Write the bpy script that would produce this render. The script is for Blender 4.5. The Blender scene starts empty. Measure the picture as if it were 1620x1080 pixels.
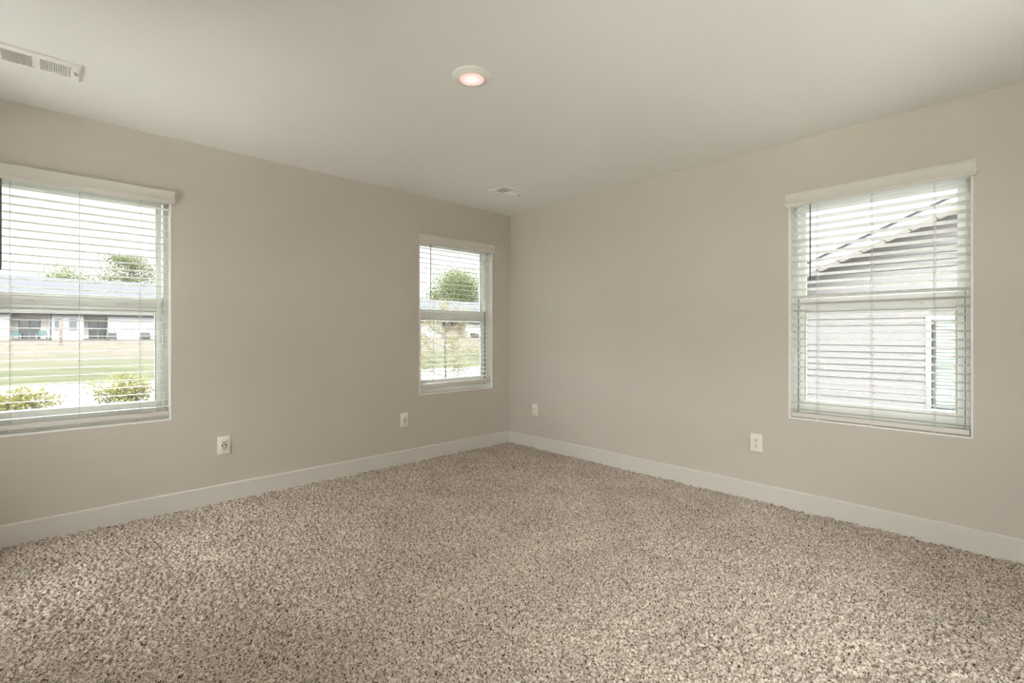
import bpy, bmesh, math, random
import numpy as np
from mathutils import Vector, Matrix

scn = bpy.context.scene
COL = scn.collection
PI = math.pi
random.seed(7)

# ------------------------------------------------------------------ camera
FPX = 764.2
H = 2.44                                   # ceiling height
CAM = Vector((-3.5622, -3.8160, 1.1592))
cd = bpy.data.cameras.new('camera')
cam = bpy.data.objects.new('camera', cd)
COL.objects.link(cam)
cam.location = CAM
yaw = math.radians(46.67)                  # viewing direction from +X
cam.rotation_euler = (PI / 2, 0, yaw - PI / 2)
cd.sensor_fit = 'HORIZONTAL'
cd.sensor_width = 36.0
cd.lens = FPX / 1620 * 36.0
cd.shift_y = -11.0 / 1620
cd.clip_start = 0.05
cd.clip_end = 400
scn.camera = cam

# ------------------------------------------------------------------ colour management / sampling helpers
vs = scn.view_settings
scn.display_settings.display_device = 'sRGB'
vs.view_transform = 'Standard'
vs.look = 'None'
vs.gamma = 1.0
vs.use_curve_mapping = False
vs.exposure = 1.06
cy = scn.cycles
cy.max_bounces = 14
cy.diffuse_bounces = 8
cy.glossy_bounces = 4
cy.transparent_max_bounces = 24
cy.sample_clamp_indirect = 6.0
cy.caustics_reflective = False
cy.caustics_refractive = False

# ------------------------------------------------------------------ sky: bright overcast, brightest around the veiled sun in the south west
SKY_BASE = 1.0
SKY_LOBE = 5.0
SKY_ZENITH = 17.0
wd = bpy.data.worlds.new('overcast_sky')
scn.world = wd
wd.use_nodes = True
nt = wd.node_tree
nt.nodes.clear()
N = nt.nodes.new
out = N('ShaderNodeOutputWorld')
bg = N('ShaderNodeBackground')
tc = N('ShaderNodeTexCoord')
dot = N('ShaderNodeVectorMath'); dot.operation = 'DOT_PRODUCT'
sd = Vector((-0.85, -0.50, 0.05)).normalized()
dot.inputs[1].default_value = sd
nt.links.new(tc.outputs['Generated'], dot.inputs[0])
mx = N('ShaderNodeMath'); mx.operation = 'MAXIMUM'; mx.inputs[1].default_value = 0.0
nt.links.new(dot.outputs['Value'], mx.inputs[0])
pw = N('ShaderNodeMath'); pw.operation = 'POWER'; pw.inputs[1].default_value = 1.0
nt.links.new(mx.outputs[0], pw.inputs[0])
ml = N('ShaderNodeMath'); ml.operation = 'MULTIPLY_ADD'
ml.inputs[1].default_value = SKY_LOBE
ml.inputs[2].default_value = SKY_BASE
nt.links.new(pw.outputs[0], ml.inputs[0])
cl = N('ShaderNodeTexNoise'); cl.inputs['Scale'].default_value = 2.2
cl.inputs['Detail'].default_value = 5.0
nt.links.new(tc.outputs['Generated'], cl.inputs['Vector'])
cr = N('ShaderNodeValToRGB')
cr.color_ramp.elements[0].color = (0.93, 0.95, 1.0, 1)
cr.color_ramp.elements[1].color = (1.0, 0.99, 0.97, 1)
nt.links.new(cl.outputs['Fac'], cr.inputs['Fac'])
nt.links.new(cr.outputs['Color'], bg.inputs['Color'])
# overcast sky: the upper sky is several times brighter than the horizon
sz = N('ShaderNodeSeparateXYZ')
nt.links.new(tc.outputs['Generated'], sz.inputs[0])
mr = N('ShaderNodeMapRange'); mr.interpolation_type = 'SMOOTHSTEP'
mr.inputs['From Min'].default_value = 0.25
mr.inputs['From Max'].default_value = 0.75
mr.inputs['To Min'].default_value = 0.0
mr.inputs['To Max'].default_value = SKY_ZENITH - SKY_BASE
nt.links.new(sz.outputs['Z'], mr.inputs['Value'])
ad = N('ShaderNodeMath'); ad.operation = 'ADD'
nt.links.new(ml.outputs[0], ad.inputs[0])
nt.links.new(mr.outputs[0], ad.inputs[1])
nt.links.new(ad.outputs[0], bg.inputs['Strength'])
nt.links.new(bg.outputs[0], out.inputs['Surface'])


def portal(name, loc, rot, sx, sy):
    ld = bpy.data.lights.new(name, 'AREA')
    ld.shape = 'RECTANGLE'
    ld.size, ld.size_y = sx, sy
    ld.cycles.is_portal = True
    o = bpy.data.objects.new(name, ld)
    COL.objects.link(o)
    o.location, o.rotation_euler = loc, rot
    return o

# ------------------------------------------------------------------ materials


def mat(name, c1, c2=None, scale=20.0, rough=0.6, bump=0.0, bscale=200.0, spec=0.3, detail=3.0,
        metal=0.0, stretch=None, lo=0.35, hi=0.65):
    """procedural material: two colours mixed by noise, optional fine bump"""
    m = bpy.data.materials.new(name)
    m.use_nodes = True
    t = m.node_tree
    b = t.nodes['Principled BSDF']
    b.inputs['Roughness'].default_value = rough
    b.inputs['Specular IOR Level'].default_value = spec
    b.inputs['Metallic'].default_value = metal
    if c2 is None:
        c2 = tuple(x * 0.96 for x in c1)
    co = t.nodes.new('ShaderNodeTexCoord')
    src = co.outputs['Object']
    if stretch:
        mp = t.nodes.new('ShaderNodeMapping')
        mp.inputs['Scale'].default_value = stretch
        t.links.new(src, mp.inputs['Vector'])
        src = mp.outputs['Vector']
    n = t.nodes.new('ShaderNodeTexNoise')
    n.inputs['Scale'].default_value = scale
    n.inputs['Detail'].default_value = detail
    t.links.new(src, n.inputs['Vector'])
    r = t.nodes.new('ShaderNodeValToRGB')
    r.color_ramp.elements[0].position = lo
    r.color_ramp.elements[1].position = hi
    r.color_ramp.elements[0].color = (*c1, 1)
    r.color_ramp.elements[1].color = (*c2, 1)
    t.links.new(n.outputs['Fac'], r.inputs['Fac'])
    t.links.new(r.outputs['Color'], b.inputs['Base Color'])
    if bump:
        n2 = t.nodes.new('ShaderNodeTexNoise')
        n2.inputs['Scale'].default_value = bscale
        n2.inputs['Detail'].default_value = 2.0
        t.links.new(src, n2.inputs['Vector'])
        bp = t.nodes.new('ShaderNodeBump')
        bp.inputs['Strength'].default_value = bump
        bp.inputs['Distance'].default_value = 0.002
        t.links.new(n2.outputs['Fac'], bp.inputs['Height'])
        t.links.new(bp.outputs['Normal'], b.inputs['Normal'])
    return m


M_WALL = mat('greige_wall_paint', (0.60, 0.553, 0.490), (0.61, 0.563, 0.50), 3.0, 0.55, 0.12, 260, 0.35)
M_CEIL = mat('ceiling_paint', (0.86, 0.855, 0.83), (0.87, 0.865, 0.84), 3.0, 0.85, 0.10, 220, 0.2)
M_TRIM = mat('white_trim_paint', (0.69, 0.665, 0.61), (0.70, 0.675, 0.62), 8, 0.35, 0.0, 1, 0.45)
M_LINER = mat('window_return_paint', (0.93, 0.92, 0.88), None, 8, 0.45, 0.0, 1, 0.4)
M_VINYL = mat('white_vinyl', (0.90, 0.91, 0.87), (0.92, 0.93, 0.89), 12, 0.35, 0.0, 1, 0.45)
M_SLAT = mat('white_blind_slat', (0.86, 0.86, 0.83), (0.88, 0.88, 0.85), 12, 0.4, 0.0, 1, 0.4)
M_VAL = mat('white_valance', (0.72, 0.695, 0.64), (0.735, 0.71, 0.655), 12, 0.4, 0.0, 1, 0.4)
M_CORD = mat('white_cord', (0.62, 0.60, 0.60), None, 60, 0.8)
M_WAND = mat('dark_wand', (0.10, 0.075, 0.12), (0.14, 0.11, 0.16), 40, 0.3, 0, 1, 0.5)
M_PLATE = mat('ivory_white_plastic', (0.88, 0.84, 0.75), (0.89, 0.85, 0.76), 30, 0.35, 0, 1, 0.5)
M_SLOT = mat('dark_slot', (0.03, 0.022, 0.015), (0.05, 0.035, 0.025), 80, 0.6)
M_VENT = mat('white_vent_enamel', (0.87, 0.86, 0.81), (0.88, 0.87, 0.82), 30, 0.35, 0, 1, 0.4)
M_DUCT_SHADE = mat('duct_shade', (0.03, 0.036, 0.03), (0.045, 0.052, 0.045), 15, 0.8)
M_SCREW = mat('painted_screw', (0.62, 0.59, 0.52), None, 90, 0.35, 0, 1, 0.5)
M_SEAL_GAP = mat('grey_seal_and_gap_shade', (0.17, 0.20, 0.17), (0.22, 0.25, 0.22), 30, 0.7)


def glass_mat(name, refl=0.06, tint=(1, 1, 1)):
    m = bpy.data.materials.new(name)
    m.use_nodes = True
    t = m.node_tree
    t.nodes.clear()
    o = t.nodes.new('ShaderNodeOutputMaterial')
    mixs = t.nodes.new('ShaderNodeMixShader')
    tr = t.nodes.new('ShaderNodeBsdfTransparent')
    tr.inputs['Color'].default_value = (*tint, 1)
    gl = t.nodes.new('ShaderNodeBsdfGlossy')
    gl.inputs['Roughness'].default_value = 0.02
    fr = t.nodes.new('ShaderNodeFresnel')
    fr.inputs['IOR'].default_value = 1.45
    nz = t.nodes.new('ShaderNodeTexNoise')
    nz.inputs['Scale'].default_value = 1.5
    bp = t.nodes.new('ShaderNodeBump')
    bp.inputs['Strength'].default_value = 0.02
    t.links.new(nz.outputs['Fac'], bp.inputs['Height'])
    t.links.new(bp.outputs['Normal'], gl.inputs['Normal'])
    t.links.new(fr.outputs['Fac'], mixs.inputs['Fac'])
    t.links.new(tr.outputs[0], mixs.inputs[1])
    t.links.new(gl.outputs[0], mixs.inputs[2])
    t.links.new(mixs.outputs[0], o.inputs['Surface'])
    return m


M_GLASS = glass_mat('clear_window_glass', tint=(0.96, 0.98, 0.97))

# ------------------------------------------------------------------ mesh builder


class MB:
    def __init__(self):
        self.v, self.f = [], []

    def quad(self, a, b, c, d):
        n = len(self.v)
        self.v += [tuple(a), tuple(b), tuple(c), tuple(d)]
        self.f.append((n, n + 1, n + 2, n + 3))
        return self

    def poly(self, pts):
        n = len(self.v)
        self.v += [tuple(p) for p in pts]
        self.f.append(tuple(range(n, n + len(pts))))
        return self

    def box(self, x0, x1, y0, y1, z0, z1, M=None):
        n = len(self.v)
        p = [Vector((x, y, z)) for z in (z0, z1) for x, y in ((x0, y0), (x1, y0), (x1, y1), (x0, y1))]
        if M is not None:
            p = [M @ q for q in p]
        self.v += [tuple(q) for q in p]
        for q in ((3, 2, 1, 0), (4, 5, 6, 7), (0, 1, 5, 4), (1, 2, 6, 5), (2, 3, 7, 6), (3, 0, 4, 7)):
            self.f.append(tuple(n + i for i in q))
        return self

    def tube(self, pts, r, seg=8, r2=None, caps=True):
        pts = [Vector(p) for p in pts]
        n0 = len(self.v)
        k = len(pts)
        for i, p in enumerate(pts):
            d = (pts[min(i + 1, k - 1)] - pts[max(i - 1, 0)]).normalized()
            a = d.cross(Vector((0, 0, 1)))
            if a.length < 1e-4:
                a = d.cross(Vector((1, 0, 0)))
            a.normalize()
            b = d.cross(a)
            rr = r if r2 is None else r + (r2 - r) * i / max(1, k - 1)
            for s in range(seg):
                t = 2 * PI * s / seg
                self.v.append(tuple(p + a * (rr * math.cos(t)) + b * (rr * math.sin(t))))
        for i in range(k - 1):
            for s in range(seg):
                s2 = (s + 1) % seg
                self.f.append((n0 + i * seg + s, n0 + i * seg + s2, n0 + (i + 1) * seg + s2, n0 + (i + 1) * seg + s))
        if caps:
            self.f.append(tuple(n0 + s for s in range(seg))[::-1])
            self.f.append(tuple(n0 + (k - 1) * seg + s for s in range(seg)))
        return self

    def lathe(self, prof, seg=48, close_last=True):
        """prof: list of (r, z) swept round z"""
        n0 = len(self.v)
        for r, z in prof:
            for s in range(seg):
                t = 2 * PI * s / seg
                self.v.append((r * math.cos(t), r * math.sin(t), z))
        for i in range(len(prof) - 1):
            for s in range(seg):
                s2 = (s + 1) % seg
                self.f.append((n0 + i * seg + s, n0 + i * seg + s2, n0 + (i + 1) * seg + s2, n0 + (i + 1) * seg + s))
        if close_last:
            self.f.append(tuple(n0 + (len(prof) - 1) * seg + s for s in range(seg)))
        return self

    def prism(self, prof, axis, a, b):
        """closed polygon profile extruded along axis 0 (x), 1 (y) from a to b; profile in the other two coordinates"""
        n0 = len(self.v)
        k = len(prof)
        for t in (a, b):
            for p, q in prof:
                self.v.append((t, p, q) if axis == 0 else (p, t, q))
        for i in range(k):
            j = (i + 1) % k
            self.f.append((n0 + i, n0 + j, n0 + k + j, n0 + k + i))
        self.f.append(tuple(n0 + i for i in range(k))[::-1])
        self.f.append(tuple(n0 + k + i for i in range(k)))
        return self

    def build(self, name, material, parent=None, loc=(0, 0, 0), rot=(0, 0, 0), smooth=False, bevel=0.0, bseg=2, angle=40, weld=False):
        me = bpy.data.meshes.new(name)
        me.from_pydata(self.v, [], self.f)
        bm = bmesh.new()
        bm.from_mesh(me)
        if weld:
            bmesh.ops.remove_doubles(bm, verts=bm.verts, dist=1e-6)
        bmesh.ops.recalc_face_normals(bm, faces=bm.faces)
        if bevel > 0:
            es = [e for e in bm.edges if len(e.link_faces) == 2 and e.calc_face_angle(0) > math.radians(35)]
            bmesh.ops.bevel(bm, geom=es, offset=bevel, segments=bseg, affect='EDGES', profile=0.5)
        bm.to_mesh(me)
        bm.free()
        if smooth or bevel > 0:
            for p in me.polygons:
                p.use_smooth = True
            me.set_sharp_from_angle(angle=math.radians(angle))
        me.materials.append(material)
        o = bpy.data.objects.new(name, me)
        COL.objects.link(o)
        o.location, o.rotation_euler = loc, rot
        if parent is not None:
            o.parent = parent
        return o


def tag(o, label, cat, group=None, kind=None):
    if label:
        o['label'] = label
    if cat:
        o['category'] = cat
    if group:
        o['group'] = group
    if kind:
        o['kind'] = kind
    return o


def structure(o, label=None):
    o['kind'] = 'structure'
    if label:
        o['label'] = label
    return o


def empty(name, loc=(0, 0, 0), rz=0.0):
    o = bpy.data.objects.new(name, None)
    o.empty_display_size = 0.1
    COL.objects.link(o)
    o.location = loc
    o.rotation_euler = (0, 0, rz)
    return o


def dup(o, parent, loc):
    c = o.copy()
    COL.objects.link(c)
    c.parent = parent
    c.location = loc
    return c

# ------------------------------------------------------------------ room shell
WX, SY = -4.75, -5.30            # far-left wall and the wall behind the camera
TH = 0.15                        # wall thickness
ZS, ZH = 0.600, 2.070            # window sill and head
WW = 0.895                       # window opening width
X1, X2, Y3 = -3.910, -1.138, -2.735


def wall_mesh(name, a0, a1, openings, to_world, z0=-0.02, z1=H + 0.02, thick=TH):
    """wall sheet with real openings. to_world(a, d, z): along, outward depth, height"""
    xs = sorted({a0, a1, *[o[0] for o in openings], *[o[1] for o in openings]})
    zs = sorted({z0, z1, *[o[2] for o in openings], *[o[3] for o in openings]})
    mb = MB()

    def hole(am, zm):
        return any(o[0] < am < o[1] and o[2] < zm < o[3] for o in openings)
    for i in range(len(xs) - 1):
        for j in range(len(zs) - 1):
            if hole((xs[i] + xs[i + 1]) / 2, (zs[j] + zs[j + 1]) / 2):
                continue
            for d in (0.0, thick):
                mb.quad(to_world(xs[i], d, zs[j]), to_world(xs[i + 1], d, zs[j]),
                        to_world(xs[i + 1], d, zs[j + 1]), to_world(xs[i], d, zs[j + 1]))
    for (p, q, r, s) in openings:
        for (u0, v0, u1, v1) in ((p, r, p, s), (q, r, q, s), (p, r, q, r), (p, s, q, s)):
            mb.quad(to_world(u0, 0, v0), to_world(u0, thick, v0), to_world(u1, thick, v1), to_world(u1, 0, v1))
    for (u0, v0, u1, v1) in ((a0, z0, a0, z1), (a1, z0, a1, z1), (a0, z0, a1, z0), (a0, z1, a1, z1)):
        mb.quad(to_world(u0, 0, v0), to_world(u0, thick, v0), to_world(u1, thick, v1), to_world(u1, 0, v1))
    return structure(mb.build(name, M_WALL, weld=True))


wall_mesh('wall_left', WX - TH, 0.0, [(X1, X1 + WW, ZS, ZH), (X2, X2 + WW, ZS, ZH)], lambda a, d, z: (a, d, z))
wall_mesh('wall_right', SY, TH, [(Y3 - WW, Y3, ZS, ZH)], lambda a, d, z: (d, a, z))
ADDED_REARWIN = (-2.3, -1.1, 0.90, 2.07)     # unseen window added behind the camera to brighten the room
wall_mesh('wall_rear', WX - TH, 0.0, [ADDED_REARWIN], lambda a, d, z: (a, SY - d, z))
ADDED_SIDEWINS = ((-5.10, -3.45, 0.60, 2.07), (-1.38, -0.40, 0.60, 2.07))   # unseen windows added left of the frame for more daylight
wall_mesh('wall_side', SY, 0.0, list(ADDED_SIDEWINS), lambda a, d, z: (WX - d, a, z))
structure(MB().box(WX - TH, TH, SY - TH, TH, H, H + 0.12).build('ceiling', M_CEIL))

# ------------------------------------------------------------------ carpeted floor: real pile relief where the room is seen
GS = 0.004
CX0, CY0 = -4.05, -4.25
nx = int(round(-CX0 / GS)) + 1
ny = int(round(-CY0 / GS)) + 1
rng = np.random.default_rng(11)


def blur_noise(sig):
    a = rng.standard_normal((ny, nx))
    fy = np.fft.fftfreq(ny)[:, None]
    fx = np.fft.rfftfreq(nx)[None, :]
    g = np.exp(-2 * (PI * sig) ** 2 * (fx ** 2 + fy ** 2))
    b = np.fft.irfft2(np.fft.rfft2(a) * g, s=(ny, nx))
    return b / b.std()


h = 0.0042 * blur_noise(0.95) + 0.0022 * blur_noise(2.2) + 0.0012 * blur_noise(6.0)
h = np.clip(h, -0.011, 0.011)
gx = np.linspace(CX0, 0.0, nx)
gy = np.linspace(CY0, 0.0, ny)
co = np.empty((ny, nx, 3), np.float32)
jx, jy = blur_noise(1.0) * 0.0011, blur_noise(1.0) * 0.0011
co[..., 0] = gx[None, :] + jx
co[..., 1] = gy[:, None] + jy
co[..., 2] = h
ii = np.arange(ny - 1)[:, None] * nx + np.arange(nx - 1)[None, :]
quads = np.stack([ii, ii + 1, ii + 1 + nx, ii + nx], -1).reshape(-1).astype(np.int32)
fm = bpy.data.meshes.new('floor')
nv, nq = nx * ny, (nx - 1) * (ny - 1)
fm.vertices.add(nv)
fm.vertices.foreach_set('co', co.reshape(-1))
fm.loops.add(nq * 4)
fm.loops.foreach_set('vertex_index', quads)
fm.polygons.add(nq)
fm.polygons.foreach_set('loop_start', np.arange(nq, dtype=np.int32) * 4)
fm.polygons.foreach_set('use_smooth', np.ones(nq, dtype=bool))
fm.update()
fm.validate()


def carpet_mat():
    m = bpy.data.materials.new('flecked_beige_carpet')
    m.use_nodes = True
    t = m.node_tree
    b = t.nodes['Principled BSDF']
    b.inputs['Roughness'].default_value = 0.95
    b.inputs['Specular IOR Level'].default_value = 0.08
    c = t.nodes.new('ShaderNodeTexCoord')
    n = t.nodes.new('ShaderNodeTexNoise')
    n.inputs['Scale'].default_value = 130.0
    n.inputs['Detail'].default_value = 2.5
    n.inputs['Roughness'].default_value = 0.6
    n.inputs['Distortion'].default_value = 0.9
    t.links.new(c.outputs['Object'], n.inputs['Vector'])
    r = t.nodes.new('ShaderNodeValToRGB')
    e = r.color_ramp.elements
    e[0].position, e[0].color = 0.37, (0.06, 0.038, 0.023, 1)
    e[1].position, e[1].color = 0.62, (0.70, 0.625, 0.54, 1)
    k = e.new(0.445); k.color = (0.36, 0.30, 0.245, 1)
    k = e.new(0.52); k.color = (0.50, 0.435, 0.37, 1)
    t.links.new(n.outputs['Fac'], r.inputs['Fac'])
    # broad brushed patches where the pile lies another way
    n2 = t.nodes.new('ShaderNodeTexNoise')
    n2.inputs['Scale'].default_value = 3.2
    n2.inputs['Detail'].default_value = 3.0
    t.links.new(c.outputs['Object'], n2.inputs['Vector'])
    r2 = t.nodes.new('ShaderNodeValToRGB')
    r2.color_ramp.elements[0].position = 0.35
    r2.color_ramp.elements[1].position = 0.65
    r2.color_ramp.elements[0].color = (0.90, 0.90, 0.90, 1)
    r2.color_ramp.elements[1].color = (1.06, 1.06, 1.06, 1)
    t.links.new(n2.outputs['Fac'], r2.inputs['Fac'])
    mxx = t.nodes.new('ShaderNodeMix')
    mxx.data_type = 'RGBA'
    mxx.blend_type = 'MULTIPLY'
    mxx.inputs[0].default_value = 1.0
    t.links.new(r.outputs['Color'], mxx.inputs[6])
    t.links.new(r2.outputs['Color'], mxx.inputs[7])
    t.links.new(mxx.outputs[2], b.inputs['Base Color'])
    return m


M_CARPET = carpet_mat()
fm.materials.append(M_CARPET)
fo = bpy.data.objects.new('floor', fm)
COL.objects.link(fo)
structure(fo, 'flecked beige and brown pile carpet laid wall to wall')
under = MB()
under.box(WX - TH, TH, SY - TH, TH, -0.14, -0.013)
under.box(WX, CX0 + 0.004, SY, 0.0, -0.013, 0.002)
under.box(CX0 + 0.004, 0.0, SY, CY0 + 0.004, -0.013, 0.002)
sub = under.build('subfloor', M_CARPET, fo)

# ------------------------------------------------------------------ baseboards
BH, BT = 0.123, 0.014
prof = [(0, -0.01), (-BT, -0.01), (-BT, BH - 0.006), (-BT + 0.005, BH), (0, BH)]


def baseboard(name, pts):
    """pts: three corner lines of the run as (start, end) with the profile mitred at the room corner"""
    mb = MB()
    mb.v = pts
    k = len(prof)
    for i in range(k):
        j = (i + 1) % k
        mb.f.append((i, j, k + j, k + i))
    mb.f.append(tuple(range(k)))
    mb.f.append(tuple(range(k, 2 * k)))
    return structure(mb.build(name, M_TRIM))


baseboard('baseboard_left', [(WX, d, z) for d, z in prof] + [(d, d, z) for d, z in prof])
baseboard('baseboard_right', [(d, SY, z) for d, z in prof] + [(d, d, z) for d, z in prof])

# ------------------------------------------------------------------ windows (structure) and blinds (things)
# local frame: x along the wall (left to right seen from inside), y outward, z up


def make_window(n, loc, rz):
    w = structure(empty('window_%d' % n, loc, rz))
    W = WW
    # painted return lining the opening
    t = 0.010
    lb = MB()
    lb.box(0, t, -0.0015, 0.078, ZS, ZH)
    lb.box(W - t, W, -0.0015, 0.078, ZS, ZH)
    lb.box(t, W - t, -0.0015, 0.078, ZH - t, ZH)
    lb.box(t, W - t, -0.0015, 0.078, ZS, ZS + t)
    lb.build('window_return', M_LINER, w, bevel=0.0015, bseg=1)
    # vinyl frame with its stepped tracks
    fr = MB()
    d0, d1, fw = 0.078, 0.150, 0.034
    for a, b in ((0, fw), (W - fw, W)):
        fr.box(a, b, d0, d1, ZS, ZH)
    fr.box(fw, W - fw, d0, d1, ZH - fw, ZH)
    fr.box(fw, W - fw, d0, d1, ZS, ZS + 0.030)
    for s in (0, 1):                                   # raised ribs of the track
        for k, (o, wd_) in enumerate(((0.012, 0.004), (0.021, 0.003), (0.0295, 0.0045))):
            a = o if s == 0 else W - o - wd_
            fr.box(a, a + wd_, d0 - 0.006, d0 + 0.002, ZS + 0.03, ZH - fw)
    fr.build('window_frame', M_VINYL, w, bevel=0.0012, bseg=1)
    e0 = 0.037                                         # sash outer edge
    g0 = 0.071                                         # glass edge
    # upper sash, outer track
    us = MB()
    us.box(e0, g0, 0.118, 0.142, 1.335, ZH - fw)
    us.box(W - g0, W - e0, 0.118, 0.142, 1.335, ZH - fw)
    us.box(g0, W - g0, 0.118, 0.142, ZH - fw - 0.032, ZH - fw)
    us.box(g0, W - g0, 0.118, 0.142, 1.335, 1.385)
    u = us.build('upper_sash', M_VINYL, w, bevel=0.002, bseg=1)
    MB().box(g0 - 0.006, W - g0 + 0.006, 0.128, 0.132, 1.38, ZH - fw - 0.028).build('glass_pane', M_GLASS, u)
    # lower sash, inner track
    ls = MB()
    ls.box(e0, g0, 0.086, 0.112, 0.632, 1.400)
    ls.box(W - g0, W - e0, 0.086, 0.112, 0.632, 1.400)
    ls.box(g0, W - g0, 0.084, 0.112, 1.312, 1.400)
    ls.box(g0, W - g0, 0.080, 0.112, 0.632, 0.712)
    l = ls.build('lower_sash', M_VINYL, w, bevel=0.003, bseg=2)
    gb = MB()
    for a, b, c, d in ((g0, W - g0, 1.296, 1.312), (g0, W - g0, 0.712, 0.724)):
        gb.box(a, b, 0.092, 0.108, c, d)
    for a in (g0, W - g0 - 0.008):
        gb.box(a, a + 0.008, 0.092, 0.108, 0.724, 1.296)
    gb.build('glazing_bead', M_VINYL, l)
    gk = MB()  # dark strips: glazing gasket, and painted shade of the gaps round the sash
    gk.box(e0 - 0.0025, e0 - 0.0005, 0.0755, 0.088, 0.634, 1.398)
    gk.box(W - e0 + 0.0005, W - e0 + 0.0025, 0.0755, 0.088, 0.634, 1.398)
    gk.box(g0 + 0.001, W - g0 - 0.001, 0.0915, 0.094, 1.3085, 1.3118)
    gk.box(g0 + 0.0005, g0 + 0.003, 0.0912, 0.094, 0.726, 1.296)
    gk.box(W - g0 - 0.003, W - g0 - 0.0005, 0.0912, 0.094, 0.726, 1.296)
    gk.build('seal_and_gap_lines', M_SEAL_GAP, l)
    MB().box(g0 - 0.004, W - g0 + 0.004, 0.098, 0.102, 0.705, 1.316).build('glass_pane', M_GLASS, l)
    for k, cx in enumerate((0.235, W - 0.245)):
        lk = MB()
        lk.box(cx - 0.034, cx + 0.034, 0.0815, 0.0885, 1.338, 1.350)
        lk.tube([(cx - 0.030, 0.079, 1.346), (cx - 0.012, 0.074, 1.356), (cx + 0.012, 0.074, 1.357), (cx + 0.034, 0.078, 1.343)], 0.0055, 8)
        o = lk.build('sash_lock', M_LINER, l, smooth=True)
    return w


def slat_mesh(W):
    """one slightly crowned 50 mm slat, centre at origin"""
    mb = MB()
    k = 8
    a, b = 0.0125, W - 0.0125
    top, bot = [], []
    for i in range(k + 1):
        s = -1 + 2 * i / k
        y = 0.0250 * s
        z = 0.0016 * (1 - s * s)
        th = 0.0013 if abs(s) < 0.99 else 0.0006
        top.append((y, z + th))
        bot.append((y, z - th))
    mb.prism(top + bot[::-1], 0, a, b)
    return mb


def make_blind(n, loc, rz, label, ztop, zbot, nslat, rail_lo, rail_hi, tilt, jit):
    W = WW
    root = tag(empty('window_blind', loc, rz), label, 'window blind', 'white horizontal blinds hung in the windows')
    # valance: moulded front with mitred returns to the wall
    a, b = 0.002, W - 0.002
    pf = [(0.0085, 2.090), (0.0105, 2.083), (0.0085, 2.078), (0.0065, 2.066), (0.0060, 2.054), (0.0075, 2.040),
          (0.0110, 2.031), (0.0115, 2.026), (0.0075, 2.0235), (0.0070, 2.015), (0.0030, 2.008)]
    mb = MB()
    rows = []
    back = -0.016
    for o, z in pf:
        e = 0.008 + o
        rows.append([(a - e, -0.0005, z), (a - e, back - o, z), (b + e, back - o, z), (b + e, -0.0005, z)])
    for o, z in ((-0.003, 2.008), (-0.003, 2.090)):
        e = 0.008 + o
        rows.append([(a - e, -0.0005, z), (a - e, back - o, z), (b + e, back - o, z), (b + e, -0.0005, z)])
    rows.append(rows[0])
    for r0, r1 in zip(rows[:-1], rows[1:]):
        for i in range(3):
            mb.quad(r0[i], r0[i + 1], r1[i + 1], r1[i])
    for i in (0, 3):
        mb.poly([r[i] for r in rows[:-1]])
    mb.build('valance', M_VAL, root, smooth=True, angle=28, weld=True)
    MB().box(0.0125, W - 0.0125, 0.006, 0.062, 2.008, 2.058).build('headrail', M_SLAT, root, bevel=0.002)
    # slats
    src = None
    yc = 0.0345
    rr = random.Random(n * 5 + 1)
    for i in range(nslat):
        z = ztop + (zbot - ztop) * i / (nslat - 1) + rr.uniform(-jit, jit) * 0.0012
        if src is None:
            src = slat_mesh(W).build('slat', M_SLAT, root, loc=(0, yc, z), smooth=True, angle=50)
            o = src
        else:
            o = dup(src, root, (0, yc, z))
        o.rotation_euler = (-tilt + rr.uniform(-1, 1) * 0.012 * jit, 0, 0)
    # bottom rail and its plugs
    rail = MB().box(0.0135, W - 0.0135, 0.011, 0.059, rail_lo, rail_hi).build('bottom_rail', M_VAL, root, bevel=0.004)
    cx = (0.161, W / 2, W - 0.161)
    for x in cx:
        pg = MB()
        pg.lathe([(0.0085, 0.0), (0.0085, -0.004), (0.005, -0.007)], 16)
        pg.build('cord_plug', M_PLATE, rail, loc=(x, 0.020, rail_lo + 0.0015), smooth=True)
    # ladder cords
    for x in cx:
        cb = MB()
        for y in (0.0075, 0.0615):
            cb.tube([(x, y, 2.010), (x, y, rail_hi - 0.004)], 0.0011, 6)
        cb.tube([(x + 0.009, 0.0075, 2.010), (x + 0.009, 0.0075, rail_hi - 0.004)], 0.0007, 6)
        for i in range(nslat):
            z = ztop + (zbot - ztop) * i / (nslat - 1) - 0.0022
            cb.tube([(x, 0.0075, z - 0.027 * math.sin(tilt) * -1), (x, 0.0615, z + 0.027 * math.sin(tilt) * -1)], 0.0006, 4)
        cb.build('ladder_cord', M_CORD, root, smooth=True)
    # tilt wand hanging in front of the slats near the left end
    wm = MB()
    wm.tube([(0.128, 0.000, 2.022), (0.128, -0.002, 2.000)], 0.0018, 6)
    wm.tube([(0.128, -0.002, 2.004), (0.128, -0.0022, 1.53), (0.128, -0.0022, 1.512)], 0.0041, 6)
    wm.lathe([(0.0, 0)], 3, False) if False else None
    wm.build('tilt_wand', M_WAND, root, smooth=True)
    return root


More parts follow.
